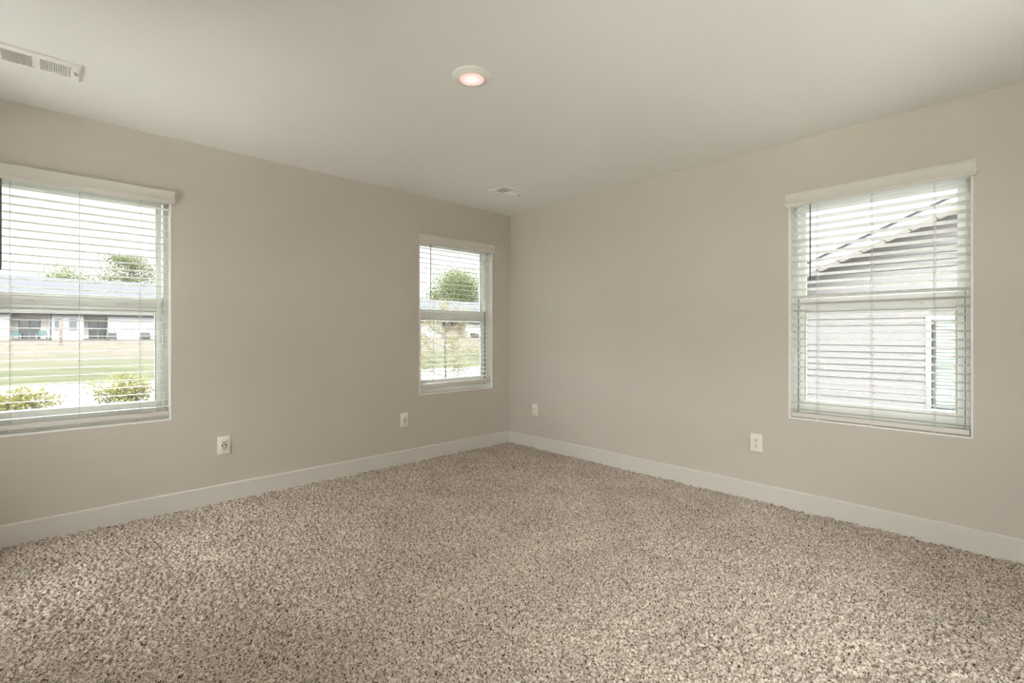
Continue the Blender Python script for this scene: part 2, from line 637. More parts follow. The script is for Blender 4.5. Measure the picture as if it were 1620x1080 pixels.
RZE = -PI / 2
make_window(1, (X1, 0, 0), 0)
make_window(2, (X2, 0, 0), 0)
make_window(3, (0, Y3, 0), RZE)
make_blind(1, (X1, 0, 0), 0, 'white blind in the window at the left edge, with shrubs and porch chairs behind it',
           1.974, 0.690, 29, 0.632, 0.661, math.radians(3.0), 1.0)
make_blind(2, (X2, 0, 0), 0, 'white blind in the middle window beside the room corner, young sapling and tree behind it',
           1.966, 0.731, 28, 0.660, 0.698, math.radians(-2.5), 2.0)
make_blind(3, (0, Y3, 0), RZE, 'white blind in the right wall window, its slats tilted, grey siding behind it',
           1.970, 0.664, 29, 0.614, 0.644, math.radians(14.0), 1.0)

portal('portal_first_window', (X1 + WW / 2, 0.17, 1.335), (-PI / 2, 0, 0), WW, 1.47)
portal('portal_second_window', (X2 + WW / 2, 0.17, 1.335), (-PI / 2, 0, 0), WW, 1.47)
portal('portal_third_window', (0.17, Y3 - WW / 2, 1.335), (0, PI / 2, 0), 1.47, WW)

# unseen windows added to the two walls behind the camera as fill light
for wi, (sw_, wl, wr) in enumerate([(q, (WX, q[0], 0), PI / 2) for q in ADDED_SIDEWINS] + [(ADDED_REARWIN, (ADDED_REARWIN[1], SY, 0), PI)]):
    sw = structure(empty('window_%d' % (4 + wi), wl, wr))
    fb = MB()
    sl = sw_[1] - sw_[0]
    for a, b in ((0, 0.05), (sl - 0.05, sl)):
        fb.box(a, b, 0.07, 0.14, sw_[2], sw_[3])
    for a, b in ((sw_[2], sw_[2] + 0.05), (sw_[3] - 0.05, sw_[3]), (1.31, 1.37)):
        fb.box(0.05, sl - 0.05, 0.07, 0.14, a, b)
    fb.build('window_frame', M_VINYL, sw, bevel=0.002)
    MB().box(0.05, sl - 0.05, 0.10, 0.104, sw_[2] + 0.05, sw_[3] - 0.05).build('glass_pane', M_GLASS, sw)
    if wi < 2:
        portal('portal_added_side_window', (WX - 0.17, (sw_[0] + sw_[1]) / 2, 1.335), (0, -PI / 2, 0), 1.47, sl)
structure(MB().box(WX - TH - 0.7, WX - TH, SY - 0.6, 0.6, 2.42, 2.56).build('added_eave_west', M_TRIM), 'unseen roof overhang added to block high sky light from the side windows')  # unseen overhang added to keep high sky light off the lower walls
portal('portal_added_rear_window', ((ADDED_REARWIN[0] + ADDED_REARWIN[1]) / 2, SY - 0.17, 1.485), (PI / 2, 0, 0), ADDED_REARWIN[1] - ADDED_REARWIN[0], 1.17)

# ------------------------------------------------------------------ wall plates


def plate_root(name, wall, a, z, label, cat, group=None):
    """a: position along the wall; local x along, y outward from the wall into the wall, z up"""
    if wall == 'left':
        o = empty(name, (a, 0, z), 0)
    else:
        o = empty(name, (0, a, z), RZE)
    return tag(o, label, cat, group)


def cover_plate(root, w=0.0785, h=0.124, hole=None):
    mb = MB().box(-w / 2, w / 2, -0.0065, 0.0, -h / 2, h / 2)
    return mb.build('cover_plate', M_PLATE, root, bevel=0.003, bseg=2)


def slots(root, zc, s=1.0):
    mb = MB()
    for x, hh in ((-0.0066, 0.0085), (0.0066, 0.0070)):
        mb.box(x - 0.0013, x + 0.0013, -0.0107, -0.0085, zc + 0.0035 - hh / 2 * s, zc + 0.0035 + hh / 2 * s)
    r = 0.0028
    k = 12
    pts = [(r * math.cos(2 * PI * i / k), r * math.sin(2 * PI * i / k)) for i in range(k)]
    n0 = len(mb.v)
    for y in (-0.0107, -0.0085):
        mb.v += [(p, y, zc - 0.0078 + q) for p, q in pts]
    mb.f.append(tuple(range(n0, n0 + k)))
    for i in range(k):
        j = (i + 1) % k
        mb.f.append((n0 + i, n0 + j, n0 + k + j, n0 + k + i))
    return mb


def screw(root, z, y=-0.0065):
    mb = MB()
    k = 14
    for yy, r in ((0.002, 0.0032), (-0.0010, 0.0032), (-0.0016, 0.0022)):
        mb.v += [(r * math.cos(2 * PI * i / k), yy, r * math.sin(2 * PI * i / k)) for i in range(k)]
    for l in range(2):
        for i in range(k):
            j = (i + 1) % k
            mb.f.append((l * k + i, l * k + j, (l + 1) * k + j, (l + 1) * k + i))
    mb.f.append(tuple(2 * k + i for i in range(k)))
    return mb.build('screw', M_SCREW, root, loc=(0, y, z), smooth=True)


def usb_outlet(a, z, label):
    r = plate_root('wall_outlet', 'left', a, z, label, 'wall outlet', 'outlets on the walls')
    cover_plate(r)
    face = MB().box(-0.0168, 0.0168, -0.0090, -0.004, -0.0335, 0.0335).build('receptacle', M_PLATE, r, bevel=0.0012)
    slots(face, 0.0185).build('socket_slots', M_SLOT, face)
    slots(face, -0.0185).build('socket_slots', M_SLOT, face)
    for x in (-0.0105, 0.0105):
        MB().box(x - 0.0032, x + 0.0032, -0.0106, -0.0085, -0.0065, 0.0065).build('charging_port', M_SLOT, face)
    screw(r, 0.0485)
    screw(r, -0.0485)
    return r


def duplex_outlet(a, z, label):
    r = plate_root('wall_outlet', 'right', a, z, label, 'wall outlet', 'outlets on the walls')
    cover_plate(r, 0.082)
    for zc in (0.0195, -0.0195):
        k = 24
        mb = MB()
        pts = []
        for i in range(k):
            t = 2 * PI * i / k
            pts.append((max(-0.0172, min(0.0172, 0.0195 * math.cos(t))), 0.0143 * math.sin(t)))
        for y in (-0.004, -0.0090):
            mb.v += [(p, y, zc + q) for p, q in pts]
        for i in range(k):
            j = (i + 1) % k
            mb.f.append((i, j, k + j, k + i))
        mb.f.append(tuple(range(k, 2 * k)))
        f = mb.build('receptacle', M_PLATE, r, bevel=0.0008, bseg=1)
        slots(f, zc).build('socket_slots', M_SLOT, f)
    screw(r, 0.0)
    return r


def data_plate(a, z, label):
    r = plate_root('wall_plate', 'right', a, z, label, 'wall plate')
    cover_plate(r, 0.080, 0.120)
    f = MB().box(-0.0168, 0.0168, -0.0088, -0.004, -0.0335, 0.0335).build('insert', M_PLATE, r, bevel=0.0012)
    jk = MB()
    jk.box(-0.0065, 0.0065, -0.0096, -0.0075, 0.000, 0.008)
    jk.build('data_jack', mat('taupe_jack', (0.36, 0.33, 0.28), None, 60, 0.5), f)  # jack coloured a darker taupe than its plate
    cx = MB()
    k = 12
    for yy in (-0.007, -0.014):
        cx.v += [(0.0045 * math.cos(2 * PI * i / k), yy, -0.025 + 0.0045 * math.sin(2 * PI * i / k)) for i in range(k)]
    for i in range(k):
        j = (i + 1) % k
        cx.f.append((i, j, k + j, k + i))
    cx.f.append(tuple(range(k, 2 * k)))
    cx.build('coaxial_jack', mat('nickel_jack', (0.5, 0.47, 0.42), None, 60, 0.35, metal=0.6), f, smooth=True)
    screw(r, 0.0485)
    screw(r, -0.0485)
    return r


usb_outlet(-2.7165, 0.392, 'white outlet with two charging ports on the left wall, nearest the left edge window')
usb_outlet(-1.2915, 0.393, 'white outlet with two charging ports below and left of the middle window')
data_plate(-0.3835, 0.393, 'white data plate on the right wall close to the room corner')
duplex_outlet(-2.532, 0.4035, 'white duplex outlet on the right wall left of its window')

# ------------------------------------------------------------------ ceiling light


def lens_mat():
    m = bpy.data.materials.new('glowing_lens')
    m.use_nodes = True
    t = m.node_tree
    t.nodes.clear()
    o = t.nodes.new('ShaderNodeOutputMaterial')
    em = t.nodes.new('ShaderNodeEmission')
    c = t.nodes.new('ShaderNodeTexCoord')
    g = t.nodes.new('ShaderNodeVectorMath'); g.operation = 'LENGTH'
    r = t.nodes.new('ShaderNodeValToRGB')
    mp = t.nodes.new('ShaderNodeMapping')
    mp.inputs['Scale'].default_value = (16, 16, 0)
    t.links.new(c.outputs['Object'], mp.inputs['Vector'])
    t.links.new(mp.outputs['Vector'], g.inputs[0])
    t.links.new(g.outputs['Value'], r.inputs['Fac'])
    e = r.color_ramp.elements
    e[0].position, e[0].color = 0.25, (1.0, 0.86, 0.80, 1)
    e[1].position, e[1].color = 0.98, (0.95, 0.50, 0.40, 1)
    k = e.new(0.62); k.color = (1.0, 0.66, 0.58, 1)
    t.links.new(r.outputs['Color'], em.inputs['Color'])
    em.inputs['Strength'].default_value = 0.60
    t.links.new(em.outputs[0], o.inputs['Surface'])
    return m


M_LENS = lens_mat()


def disc_light(loc, label, power, color):
    r = tag(empty('ceiling_light', loc), label, 'ceiling light')
    t = MB().lathe([(0.0955, 0.0), (0.0955, -0.003), (0.0930, -0.0055), (0.0830, -0.0080), (0.0720, -0.0125),
                    (0.0650, -0.0170), (0.0620, -0.0178), (0.0605, -0.0165), (0.0600, -0.012)], 64, True)
    t.build('trim_ring', M_VENT, r, smooth=True, angle=60)
    ln = MB().lathe([(0.0600, -0.0130), (0.0590, -0.0150), (0.0540, -0.0165), (0.0400, -0.0172), (0.0150, -0.0175)], 64, True)
    ln.build('lens', M_LENS, r, smooth=True)
    ld = bpy.data.lights.new('lamp_glow', 'AREA')
    ld.shape = 'DISK'
    ld.size = 0.11
    ld.energy = power
    ld.color = color
    lo = bpy.data.objects.new('lamp_glow', ld)
    COL.objects.link(lo)
    lo.parent = r
    lo.location = (0, 0, -0.0195)
    return r


disc_light((-2.063, -1.936, H), 'round white disc ceiling light glowing pink in the middle of the ceiling', 3.0, (1.0, 0.80, 0.70))

# ------------------------------------------------------------------ ceiling vents


def vent(loc, label):
    """register 0.30 x 0.20, two louvre banks thrown opposite ways, lever at the right end"""
    r = tag(empty('ceiling_vent', loc), label, 'ceiling vent', 'white vents in the ceiling')
    L_, Wd = 0.300, 0.200
    m0, m1 = 0.030, 0.038
    zt, zb = 0.0, -0.010
    fr = MB()
    xl, xr, yl, yr = -L_ / 2, L_ / 2, -Wd / 2, Wd / 2
    loops = []
    for e, z in ((0.0, 0.0), (0.0, -0.004), (0.003, -0.0085), (0.006, zb)):          # rolled outer edge
        loops.append([(xl + e, yl + e, z), (xr - e, yl + e, z), (xr - e, yr - e, z), (xl + e, yr - e, z)])
    for z in (zb, -0.001):                                                            # louvre field
        loops.append([(xl + m0, yl + m1, z), (xr - m0 - 0.004, yl + m1, z), (xr - m0 - 0.004, yr - m1, z), (xl + m0, yr - m1, z)])
    for p, q in zip(loops[:-1], loops[1:]):
        for i in range(4):
            j = (i + 1) % 4
            fr.quad(p[i], p[j], q[j], q[i])
    fr.box(-0.011, 0.007, yl + m1, yr - m1, zb, -0.001)
    fr.build('frame', M_VENT, r)
    MB().box(xl + 0.02, xr - 0.02, yl + 0.02, yr - 0.02, -0.0006, 0.0).build('duct_shade_sheet', M_DUCT_SHADE, r)  # flat dark sheet, colour stands for the shade inside the duct
    lv = None
    nb = 14
    for bank, (a, b, s) in enumerate(((xl + m0, -0.011, -1), (0.007, xr - m0 - 0.004, 1))):
        for i in range(nb):
            x = a + (b - a) * (i + 0.5) / nb
            mb = None
            if lv is None or i == 0:
                mb = MB().box(-0.0052, 0.0052, yl + m1 - 0.001, yr - m1 + 0.001, -0.00045, 0.00045)
                lv = mb.build('louvre', M_VENT, r, loc=(x, 0, -0.0049))
                o = lv
            else:
                o = dup(lv, r, (x, 0, -0.0049))
            o.rotation_euler = (0, s * math.radians(42), 0)
    lev = MB()
    lev.box(xr - 0.0225, xr - 0.0190, -0.018, 0.016, zb - 0.0006, zb + 0.001)
    lv2 = lev.build('lever_slot', M_SLOT, r)
    kn = MB()
    kn.box(xr - 0.0210, xr - 0.008, -0.0035, 0.0005, zb - 0.011, zb + 0.001)
    kn.build('damper_lever', M_SCREW, r, bevel=0.0008)
    return r


vent((-3.625, -0.640, H), 'white ceiling vent at the upper left, over the left edge window')
vent((-0.626, -0.660, H), 'small white ceiling vent near the room corner')

# ================================================================== outside
G0 = -0.30


def terrain(y):
    if y < 16:
        return G0
    return G0 + 0.85 * min(1.0, (y - 16) / 53.0)


EXT = 0.145                                  # outside reflectances (the daylight is far stronger than the room light)


def yard_mat():
    m = bpy.data.materials.new('yard_grass_and_straw')
    m.use_nodes = True
    t = m.node_tree
    b = t.nodes['Principled BSDF']
    b.inputs['Roughness'].default_value = 0.95
    b.inputs['Specular IOR Level'].default_value = 0.05
    c = t.nodes.new('ShaderNodeTexCoord')
    sp = t.nodes.new('ShaderNodeSeparateXYZ')
    t.links.new(c.outputs['Object'], sp.inputs[0])
    mp = t.nodes.new('ShaderNodeMapping')
    mp.inputs['Scale'].default_value = (0.35, 1.0, 1.0)
    t.links.new(c.outputs['Object'], mp.inputs['Vector'])
    n = t.nodes.new('ShaderNodeTexNoise')
    n.inputs['Scale'].default_value = 0.55
    n.inputs['Detail'].default_value = 6
    t.links.new(mp.outputs[0], n.inputs['Vector'])
    a = t.nodes.new('ShaderNodeMath'); a.operation = 'MULTIPLY_ADD'
    a.inputs[1].default_value = 22.0
    t.links.new(n.outputs['Fac'], a.inputs[0])
    t.links.new(sp.outputs['Y'], a.inputs[2])
    mr = t.nodes.new('ShaderNodeMapRange')
    mr.inputs['From Min'].default_value = 32.0
    mr.inputs['From Max'].default_value = 46.0
    t.links.new(a.outputs[0], mr.inputs['Value'])
    # streaky tints
    n2 = t.nodes.new('ShaderNodeTexNoise')
    n2.inputs['Scale'].default_value = 1.6
    n2.inputs['Detail'].default_value = 8
    t.links.new(mp.outputs[0], n2.inputs['Vector'])
    g = t.nodes.new('ShaderNodeValToRGB')
    g.color_ramp.elements[0].position = 0.35
    g.color_ramp.elements[1].position = 0.68
    g.color_ramp.elements[0].color = (0.095 * EXT, 0.110 * EXT, 0.045 * EXT, 1)
    g.color_ramp.elements[1].color = (0.200 * EXT, 0.195 * EXT, 0.110 * EXT, 1)
    s = t.nodes.new('ShaderNodeValToRGB')
    s.color_ramp.elements[0].position = 0.35
    s.color_ramp.elements[1].position = 0.65
    s.color_ramp.elements[0].color = (0.150 * EXT, 0.135 * EXT, 0.090 * EXT, 1)
    s.color_ramp.elements[1].color = (0.260 * EXT, 0.220 * EXT, 0.180 * EXT, 1)
    t.links.new(n2.outputs['Fac'], g.inputs['Fac'])
    t.links.new(n2.outputs['Fac'], s.inputs['Fac'])
    mxx = t.nodes.new('ShaderNodeMix'); mxx.data_type = 'RGBA'
    t.links.new(mr.outputs[0], mxx.inputs[0])
    t.links.new(g.outputs['Color'], mxx.inputs[6])
    t.links.new(s.outputs['Color'], mxx.inputs[7])
    t.links.new(mxx.outputs[2], b.inputs['Base Color'])
    return m




def xmat(name, c1, c2, *a, **k):
    return mat(name, tuple(EXT * q for q in c1), tuple(EXT * q for q in c2), *a, **k)


M_YARD = yard_mat()
M_CONC = xmat('pale_concrete', (0.25, 0.245, 0.253), (0.29, 0.285, 0.293), 1.2, 0.9)
M_ASPH = xmat('faded_asphalt', (0.23, 0.225, 0.255), (0.27, 0.265, 0.295), 2.0, 0.9)
M_WSIDE = xmat('white_siding', (0.95, 0.95, 0.95), (1.0, 1.0, 1.0), 1.0, 0.6)
M_PORCH = xmat('grey_porch_siding', (2.7, 2.55, 2.42), (2.9, 2.75, 2.6), 1.0, 0.7)
M_ROOF = xmat('grey_shingles', (0.085, 0.09, 0.102), (0.13, 0.135, 0.148), 1.8, 0.9, stretch=(1, 6, 6), lo=0.3, hi=0.7)
M_DKGLASS = xmat('dark_house_glass', (0.05, 0.07, 0.07), (0.10, 0.13, 0.125), 0.8, 0.1, 0, 1, 0.6)
M_PALEGLASS = xmat('pale_blind_glass', (0.30, 0.32, 0.34), (0.36, 0.38, 0.40), 0.8, 0.25, 0, 1, 0.4)
M_TEAL = xmat('teal_plastic', (0.10, 0.30, 0.29), (0.12, 0.34, 0.32), 5, 0.5)
M_METALGREY = xmat('grey_metal', (0.16, 0.16, 0.165), (0.2, 0.2, 0.2), 5, 0.6)
M_POST = xmat('tan_wood', (0.50, 0.40, 0.32), (0.58, 0.47, 0.38), 4, 0.8, stretch=(6, 6, 1))
M_FENCE = xmat('weathered_fence_wood', (1.5, 1.22, 1.05), (1.7, 1.4, 1.2), 1.5, 0.8, stretch=(4, 4, 0.5))
M_LAP = xmat('grey_lap_siding', (0.46, 0.43, 0.42), (0.49, 0.455, 0.445), 2.5, 0.6)
M_SOFFIT = xmat('cream_soffit', (3.6, 3.35, 3.05), (3.8, 3.55, 3.2), 3, 0.6)
M_DRIP = xmat('black_drip_edge', (0.012, 0.012, 0.02), (0.02, 0.02, 0.03), 9, 0.5)
M_WHITE = xmat('white_trim_outside', (0.68, 0.68, 0.68), (0.72, 0.72, 0.72), 2, 0.5)
M_BARK = xmat('grey_brown_bark', (0.30, 0.26, 0.23), (0.45, 0.40, 0.36), 9, 0.9, 0.3, 40, 0.1)


def leaf_mat(name, c1, c2):
    """thin blades: light passes through"""
    k = 1.9 * EXT
    m = mat(name, tuple(k * q for q in c1), tuple(k * q for q in c2), 1.7, 0.6, 0, 1, 0.15, 5.0)
    t = m.node_tree
    b = t.nodes['Principled BSDF']
    o = t.nodes['Material Output']
    col = b.inputs['Base Color'].links[0].from_socket
    tl = t.nodes.new('ShaderNodeBsdfTranslucent')
    mxs = t.nodes.new('ShaderNodeMixShader')
    mxs.inputs[0].default_value = 0.45
    t.links.new(col, tl.inputs['Color'])
    t.links.new(b.outputs[0], mxs.inputs[1])
    t.links.new(tl.outputs[0], mxs.inputs[2])
    t.links.new(mxs.outputs[0], o.inputs['Surface'])
    return m


M_LEAF_SHRUB = leaf_mat('yellow_green_leaves', (0.27, 0.27, 0.08), (0.42, 0.38, 0.15))
M_LEAF_TREE = leaf_mat('mid_green_leaves', (0.15, 0.20, 0.07), (0.27, 0.31, 0.13))
M_LEAF_PINE = leaf_mat('pine_needles', (0.16, 0.19, 0.085), (0.26, 0.27, 0.14))
M_LEAF_SAP = leaf_mat('sapling_leaves', (0.30, 0.29, 0.13), (0.44, 0.39, 0.21))

# ground: one sheet rising gently towards the far houses
gb = MB()
ys = [0.16, 2, 4, 6, 8, 10, 12, 14, 16, 20, 25, 30, 36, 42, 48, 54, 60, 66, 69, 75, 90, 130, 220]
for y0, y1 in zip(ys[:-1], ys[1:]):
    gb.quad((-120, y0, terrain(y0)), (190, y0, terrain(y0)), (190, y1, terrain(y1)), (-120, y1, terrain(y1)))
gb.quad((0.16, -60, G0), (190, -60, G0), (190, 0.16, G0), (0.16, 0.16, G0))
gb.quad((-120, -60, G0), (WX - 0.16, -60, G0), (WX - 0.16, 0.16, G0), (-120, 0.16, G0))
structure(gb.build('lawn', M_YARD), 'green and straw coloured lawn outside')


gp = MB()  # unseen pale strip added to bounce light up the neighbour wall
gp.box(0.16, 5.95, -13, -0.2, G0 - 0.05, G0 + 0.02)
structure(gp.build('added_bounce_strip', mat('pale_bounce_gravel', (0.12, 0.117, 0.112), (0.16, 0.155, 0.15), 30, 0.9)), 'unseen pale gravel added between the two houses to bounce light')
pb = MB()  # unseen pale slab added to bounce daylight up to the ceiling
pb.box(-13.5, WX - TH, -11.0, 2.0, G0 - 0.05, -0.08)
pb.box(WX - TH, 0.0, -11.0, SY - TH, G0 - 0.05, -0.08)
structure(pb.build('added_bounce_slab', mat('pale_bounce_concrete', (0.80, 0.78, 0.74), (0.84, 0.82, 0.78), 2.0, 0.9)), 'unseen pale concrete slab added behind the room to bounce daylight')


def road_strip(name, material, n0, n1, z, label):
    """strip between two slightly skewed edges y = c + k x"""
    mb = MB()
    (c0, k0), (c1, k1) = n0, n1
    xa, xb = -60, 24
    lo = [(xa, c0 + k0 * xa), (xb, c0 + k0 * xb), (xb, c1 + k1 * xb), (xa, c1 + k1 * xa)]
    n = len(mb.v)
    for zz in (G0 - 0.02, z):
        mb.v += [(p, q, zz) for p, q in lo]
    for q in ((0, 1, 2, 3), (4, 5, 6, 7), (0, 1, 5, 4), (1, 2, 6, 5), (2, 3, 7, 6), (3, 0, 4, 7)):
        mb.f.append(q)
    return structure(mb.build(name, material), label)


e0, e1, e2, e3 = (8.40, -0.10), (9.15, -0.11), (11.2, -0.13), (14.7, -0.16)
road_strip('sidewalk', M_CONC, e0, e1, G0 + 0.02, 'pale concrete sidewalk strip beyond the shrubs')
road_strip('road', M_ASPH, e1, e2, G0 + 0.012, 'lavender grey road strip beyond the shrubs')
road_strip('driveway', M_CONC, e2, e3, G0 + 0.02, 'pale concrete strip before the lawn')

# ------------------------------------------------------------------ far white houses


def far_house(x0, x1, Y, porches, zg, label):
    root = tag(empty('house', ((x0 + x1) / 2, Y, zg)), label, 'house', 'far white houses')
    ox = (x0 + x1) / 2
    def X(x): return x - ox
    zt = 3.05                      # wall height
    D = 12.0
    RC = 1.8                       # porch recess
    w = MB()
    cuts = [x0] + [c for p in porches for c in p[:2]] + [x1]
    for a, b in zip(cuts[0::2], cuts[1::2]):
        w.box(X(a), X(b), 0, RC, 0, zt)
    w.box(X(x0), X(x1), RC + 0.05, D, 0, zt)
    w.build('wall', M_WSIDE, root)
    for (a, b, mt) in porches:
        p = MB()
        p.box(X(a) + 0.02, X(b) - 0.02, RC - 0.05, RC + 0.04, 0.05, zt)
        p.box(X(a) + 0.005, X(a) + 0.03, 0.12, RC, 0.05, zt)
        p.box(X(b) - 0.03, X(b) - 0.005, 0.12, RC, 0.05, zt)
        p.build('porch_wall', mt, root)
        MB().box(X(a) - 0.02, X(b) + 0.02, -0.5, RC - 0.05, -0.3, 0.13).build('porch_slab', M_CONC, root)
    rf = MB()
    ov = 0.45
    rz = 4.15                      # rise
    rf.prism([(-ov, zt), (D / 2, zt + rz), (D + ov, zt), (D + ov, zt + 0.12), (D / 2, zt + rz + 0.14), (-ov, zt + 0.12)],
             0, X(x0) - 0.4, X(x1) + 0.4)
    rf.build('roof', M_ROOF, root)
    MB().box(X(x0) - 0.4, X(x1) + 0.4, -ov - 0.03, -ov + 0.001, zt - 0.16, zt + 0.10).build('fascia', M_WHITE, root)
    MB().box(X(x0) - 0.4, X(x1) + 0.4, -ov + 0.001, RC + 0.1, zt - 0.06, zt - 0.01).build('soffit', M_WHITE, root)
    gw = MB()
    for gx in (x0, x1 - 0.1):
        gw.poly([(X(gx) + 0.05, 0, zt), (X(gx) + 0.05, D, zt), (X(gx) + 0.05, D / 2, zt + rz)])
    gw.build('gable', M_WSIDE, root)
    return root, X


def house_window(root, x0, x1, z0, z1, y, glass, cross=True, name='window'):
    f = MB()
    t = 0.07
    f.box(x0 - t, x1 + t, y - 0.05, y, z0 - t, z0)
    f.box(x0 - t, x1 + t, y - 0.05, y, z1, z1 + t)
    f.box(x0 - t, x0, y - 0.05, y, z0, z1)
    f.box(x1, x1 + t, y - 0.05, y, z0, z1)
    if cross:
        f.box((x0 + x1) / 2 - 0.06, (x0 + x1) / 2 + 0.06, y - 0.05, y, z0, z1)
    o = f.build(name, M_WHITE, root)
    MB().box(x0, x1, y - 0.02, y - 0.005, z0, z1).build('pane', glass, o)
    return o


ZG = 0.55
hA, X = far_house(-14, 14, 69, [(-7.13, -4.09, M_PORCH), (-1.34, 0.85, M_PORCH)], ZG,
                  'long white house with grey roof seen through the left edge window')
house_window(hA, X(-6.46), X(-4.92), 0.16, 2.28, 1.74, M_DKGLASS, True, 'sliding_door')
house_window(hA, X(-0.76), X(0.82) - 0.12, 0.16, 2.25, 1.74, M_DKGLASS, True, 'sliding_door')
house_window(hA, X(-3.67), X(-3.11), 1.15, 2.35, -0.002, M_PALEGLASS, False)
house_window(hA, X(-2.49), X(-1.92), 1.15, 2.35, -0.002, M_PALEGLASS, False)
MB().tube([(X(-4.02), -0.08, 0.05), (X(-4.02), -0.08, 2.7), (X(-4.02), -0.35, 2.95)], 0.06, 8).build('downspout', M_METALGREY, hA)
MB().box(X(0.55), X(0.75), 1.6, 1.74, 2.25, 2.38).build('porch_lamp', M_METALGREY, hA)
hB, X2f = far_house(26, 66, 69, [(47.6, 53.0, M_FENCE)], ZG,
                    'white house with grey roof seen behind the sapling through the middle window')
house_window(hB, X2f(54.2), X2f(55.3), 0.25, 0.85, -0.002, M_DKGLASS, False)

# porch chairs
def porch_chair(x, y, z, rz, label):
    r = tag(empty('porch_chair', (x, y, z), rz), label, 'chair', 'porch chairs')
    MB().box(-0.32, 0.32, -0.30, 0.25, 0.32, 0.37).build('seat', M_TEAL, r)
    bm_ = MB()
    R = Matrix.Translation((0, 0.25, 0.35)) @ Matrix.Rotation(math.radians(-16), 4, 'X')
    for i in range(5):
        a = -0.32 + i * 0.13
        bm_.box(a, a + 0.115, 0, 0.03, 0, 0.62 - 0.05 * abs(i - 2) * 0.5, R)
    bm_.build('backrest', M_TEAL, r)
    for s in (-1, 1):
        MB().box(s * 0.38 - 0.055, s * 0.38 + 0.055, -0.42, 0.32, 0.55, 0.58).build('armrest', M_WHITE, r)
        MB().box(s * 0.36 - 0.04, s * 0.36 + 0.04, -0.38, -0.30, 0.0, 0.55).build('leg', M_WHITE, r)
        MB().box(s * 0.36 - 0.04, s * 0.36 + 0.04, 0.22, 0.30, 0.0, 0.55).build('leg', M_WHITE, r)
    return r


porch_chair(-6.72, 69.3, ZG + 0.13, 0.15, 'teal porch chair with white arms, left of the dark sliding door')
porch_chair(-4.72, 69.3, ZG + 0.13, -0.15, 'teal porch chair with white arms, right of the dark sliding door')

# grill on the second porch
g = tag(empty('grill', (1.12, 68.2, ZG)), 'grey grill on the porch right of the green sliding door', 'grill')
MB().box(-0.38, 0.38, -0.25, 0.25, 0.12, 0.70).build('cabinet', M_METALGREY, g)
hood = [(0.26 * math.cos(a), 0.70 + 0.24 * math.sin(a)) for a in [PI * i / 8 for i in range(9)]]
MB().prism(hood, 0, -0.36, 0.36).build('hood', M_METALGREY, g)
for sx in (-0.3, 0.3):
    MB().box(sx - 0.05, sx + 0.05, -0.2, 0.2, 0.0, 0.12).build('wheel_leg', M_SLOT, g)

# condenser units


def condenser(x, y, z, w, h_, label):
    r = tag(empty('air_conditioner', (x, y, z)), label, 'air conditioner', 'air conditioners by the far houses')
    MB().box(-w / 2, w / 2, -w / 2, w / 2, 0.06, h_).build('cabinet', M_METALGREY, r, bevel=0.03)
    gr = MB()
    for k in range(7):
        zz = 0.14 + (h_ - 0.24) * k / 6
        gr.box(-w / 2 + 0.05, w / 2 - 0.05, -w / 2 - 0.015, -w / 2 + 0.002, zz, zz + 0.03)
    gr.build('grille', M_SLOT, r)
    MB().box(-0.16, 0.16, -w / 2 - 0.02, -w / 2, h_ * 0.70, h_ * 0.78).build('badge_plate', M_WHITE, r)
    MB().box(-w / 2 - 0.08, w / 2 + 0.08, -w / 2 - 0.08, w / 2 + 0.08, -0.05, 0.06).build('pad', M_CONC, r)
    return r


condenser(4.17, 68.3, ZG - 0.02, 0.80, 0.86, 'grey air conditioner box against the long white house wall')
condenser(54.6, 68.0, ZG - 0.02, 0.9, 0.8, 'grey air conditioner box by the house behind the middle window')

# post in the yard
py = 52.0
pt = tag(empty('wooden_post', (-3.28, py, terrain(py))), 'tan wooden post standing in the yard before the white house', 'post')
MB().box(-0.12, 0.12, -0.12, 0.12, -0.1, 2.0).build('shaft', M_POST, pt, bevel=0.02)
MB().box(-0.07, 0.07, -0.07, 0.07, 1.98, 2.14).build('cap', M_POST, pt, bevel=0.02)

# ------------------------------------------------------------------ plants


def leaves(name, material, parent, pts, size, seed, aspect=1.7, droop=0.0):
    """folded leaf blades at the given points, one mesh"""
    r = np.random.default_rng(seed)
    n = len(pts)
    P = np.asarray(pts, float)
    d = r.standard_normal((n, 3)); d[:, 2] -= droop
    d /= np.linalg.norm(d, axis=1)[:, None]
    e = r.standard_normal((n, 3))
    e -= (e * d).sum(1)[:, None] * d
    e /= np.linalg.norm(e, axis=1)[:, None]
    nrm = np.cross(d, e)
    s = size * r.uniform(0.65, 1.3, n)[:, None]
    L_, W_ = s * aspect, s
    base = P - d * L_ / 2
    tip = P + d * L_ / 2
    l = P + e * W_ / 2 + nrm * W_ * 0.15
    rgt = P - e * W_ / 2 + nrm * W_ * 0.15
    v = np.stack([base, l, tip, rgt], 1).reshape(-1, 3)
    f = []
    for i in range(n):
        a = i * 4
        f.append((a, a + 1, a + 2))
        f.append((a, a + 2, a + 3))
    me = bpy.data.meshes.new(name)
    me.from_pydata(v.tolist(), [], f)
    me.materials.append(material)
    o = bpy.data.objects.new(name, me)
    COL.objects.link(o)
    o.parent = parent
    return o


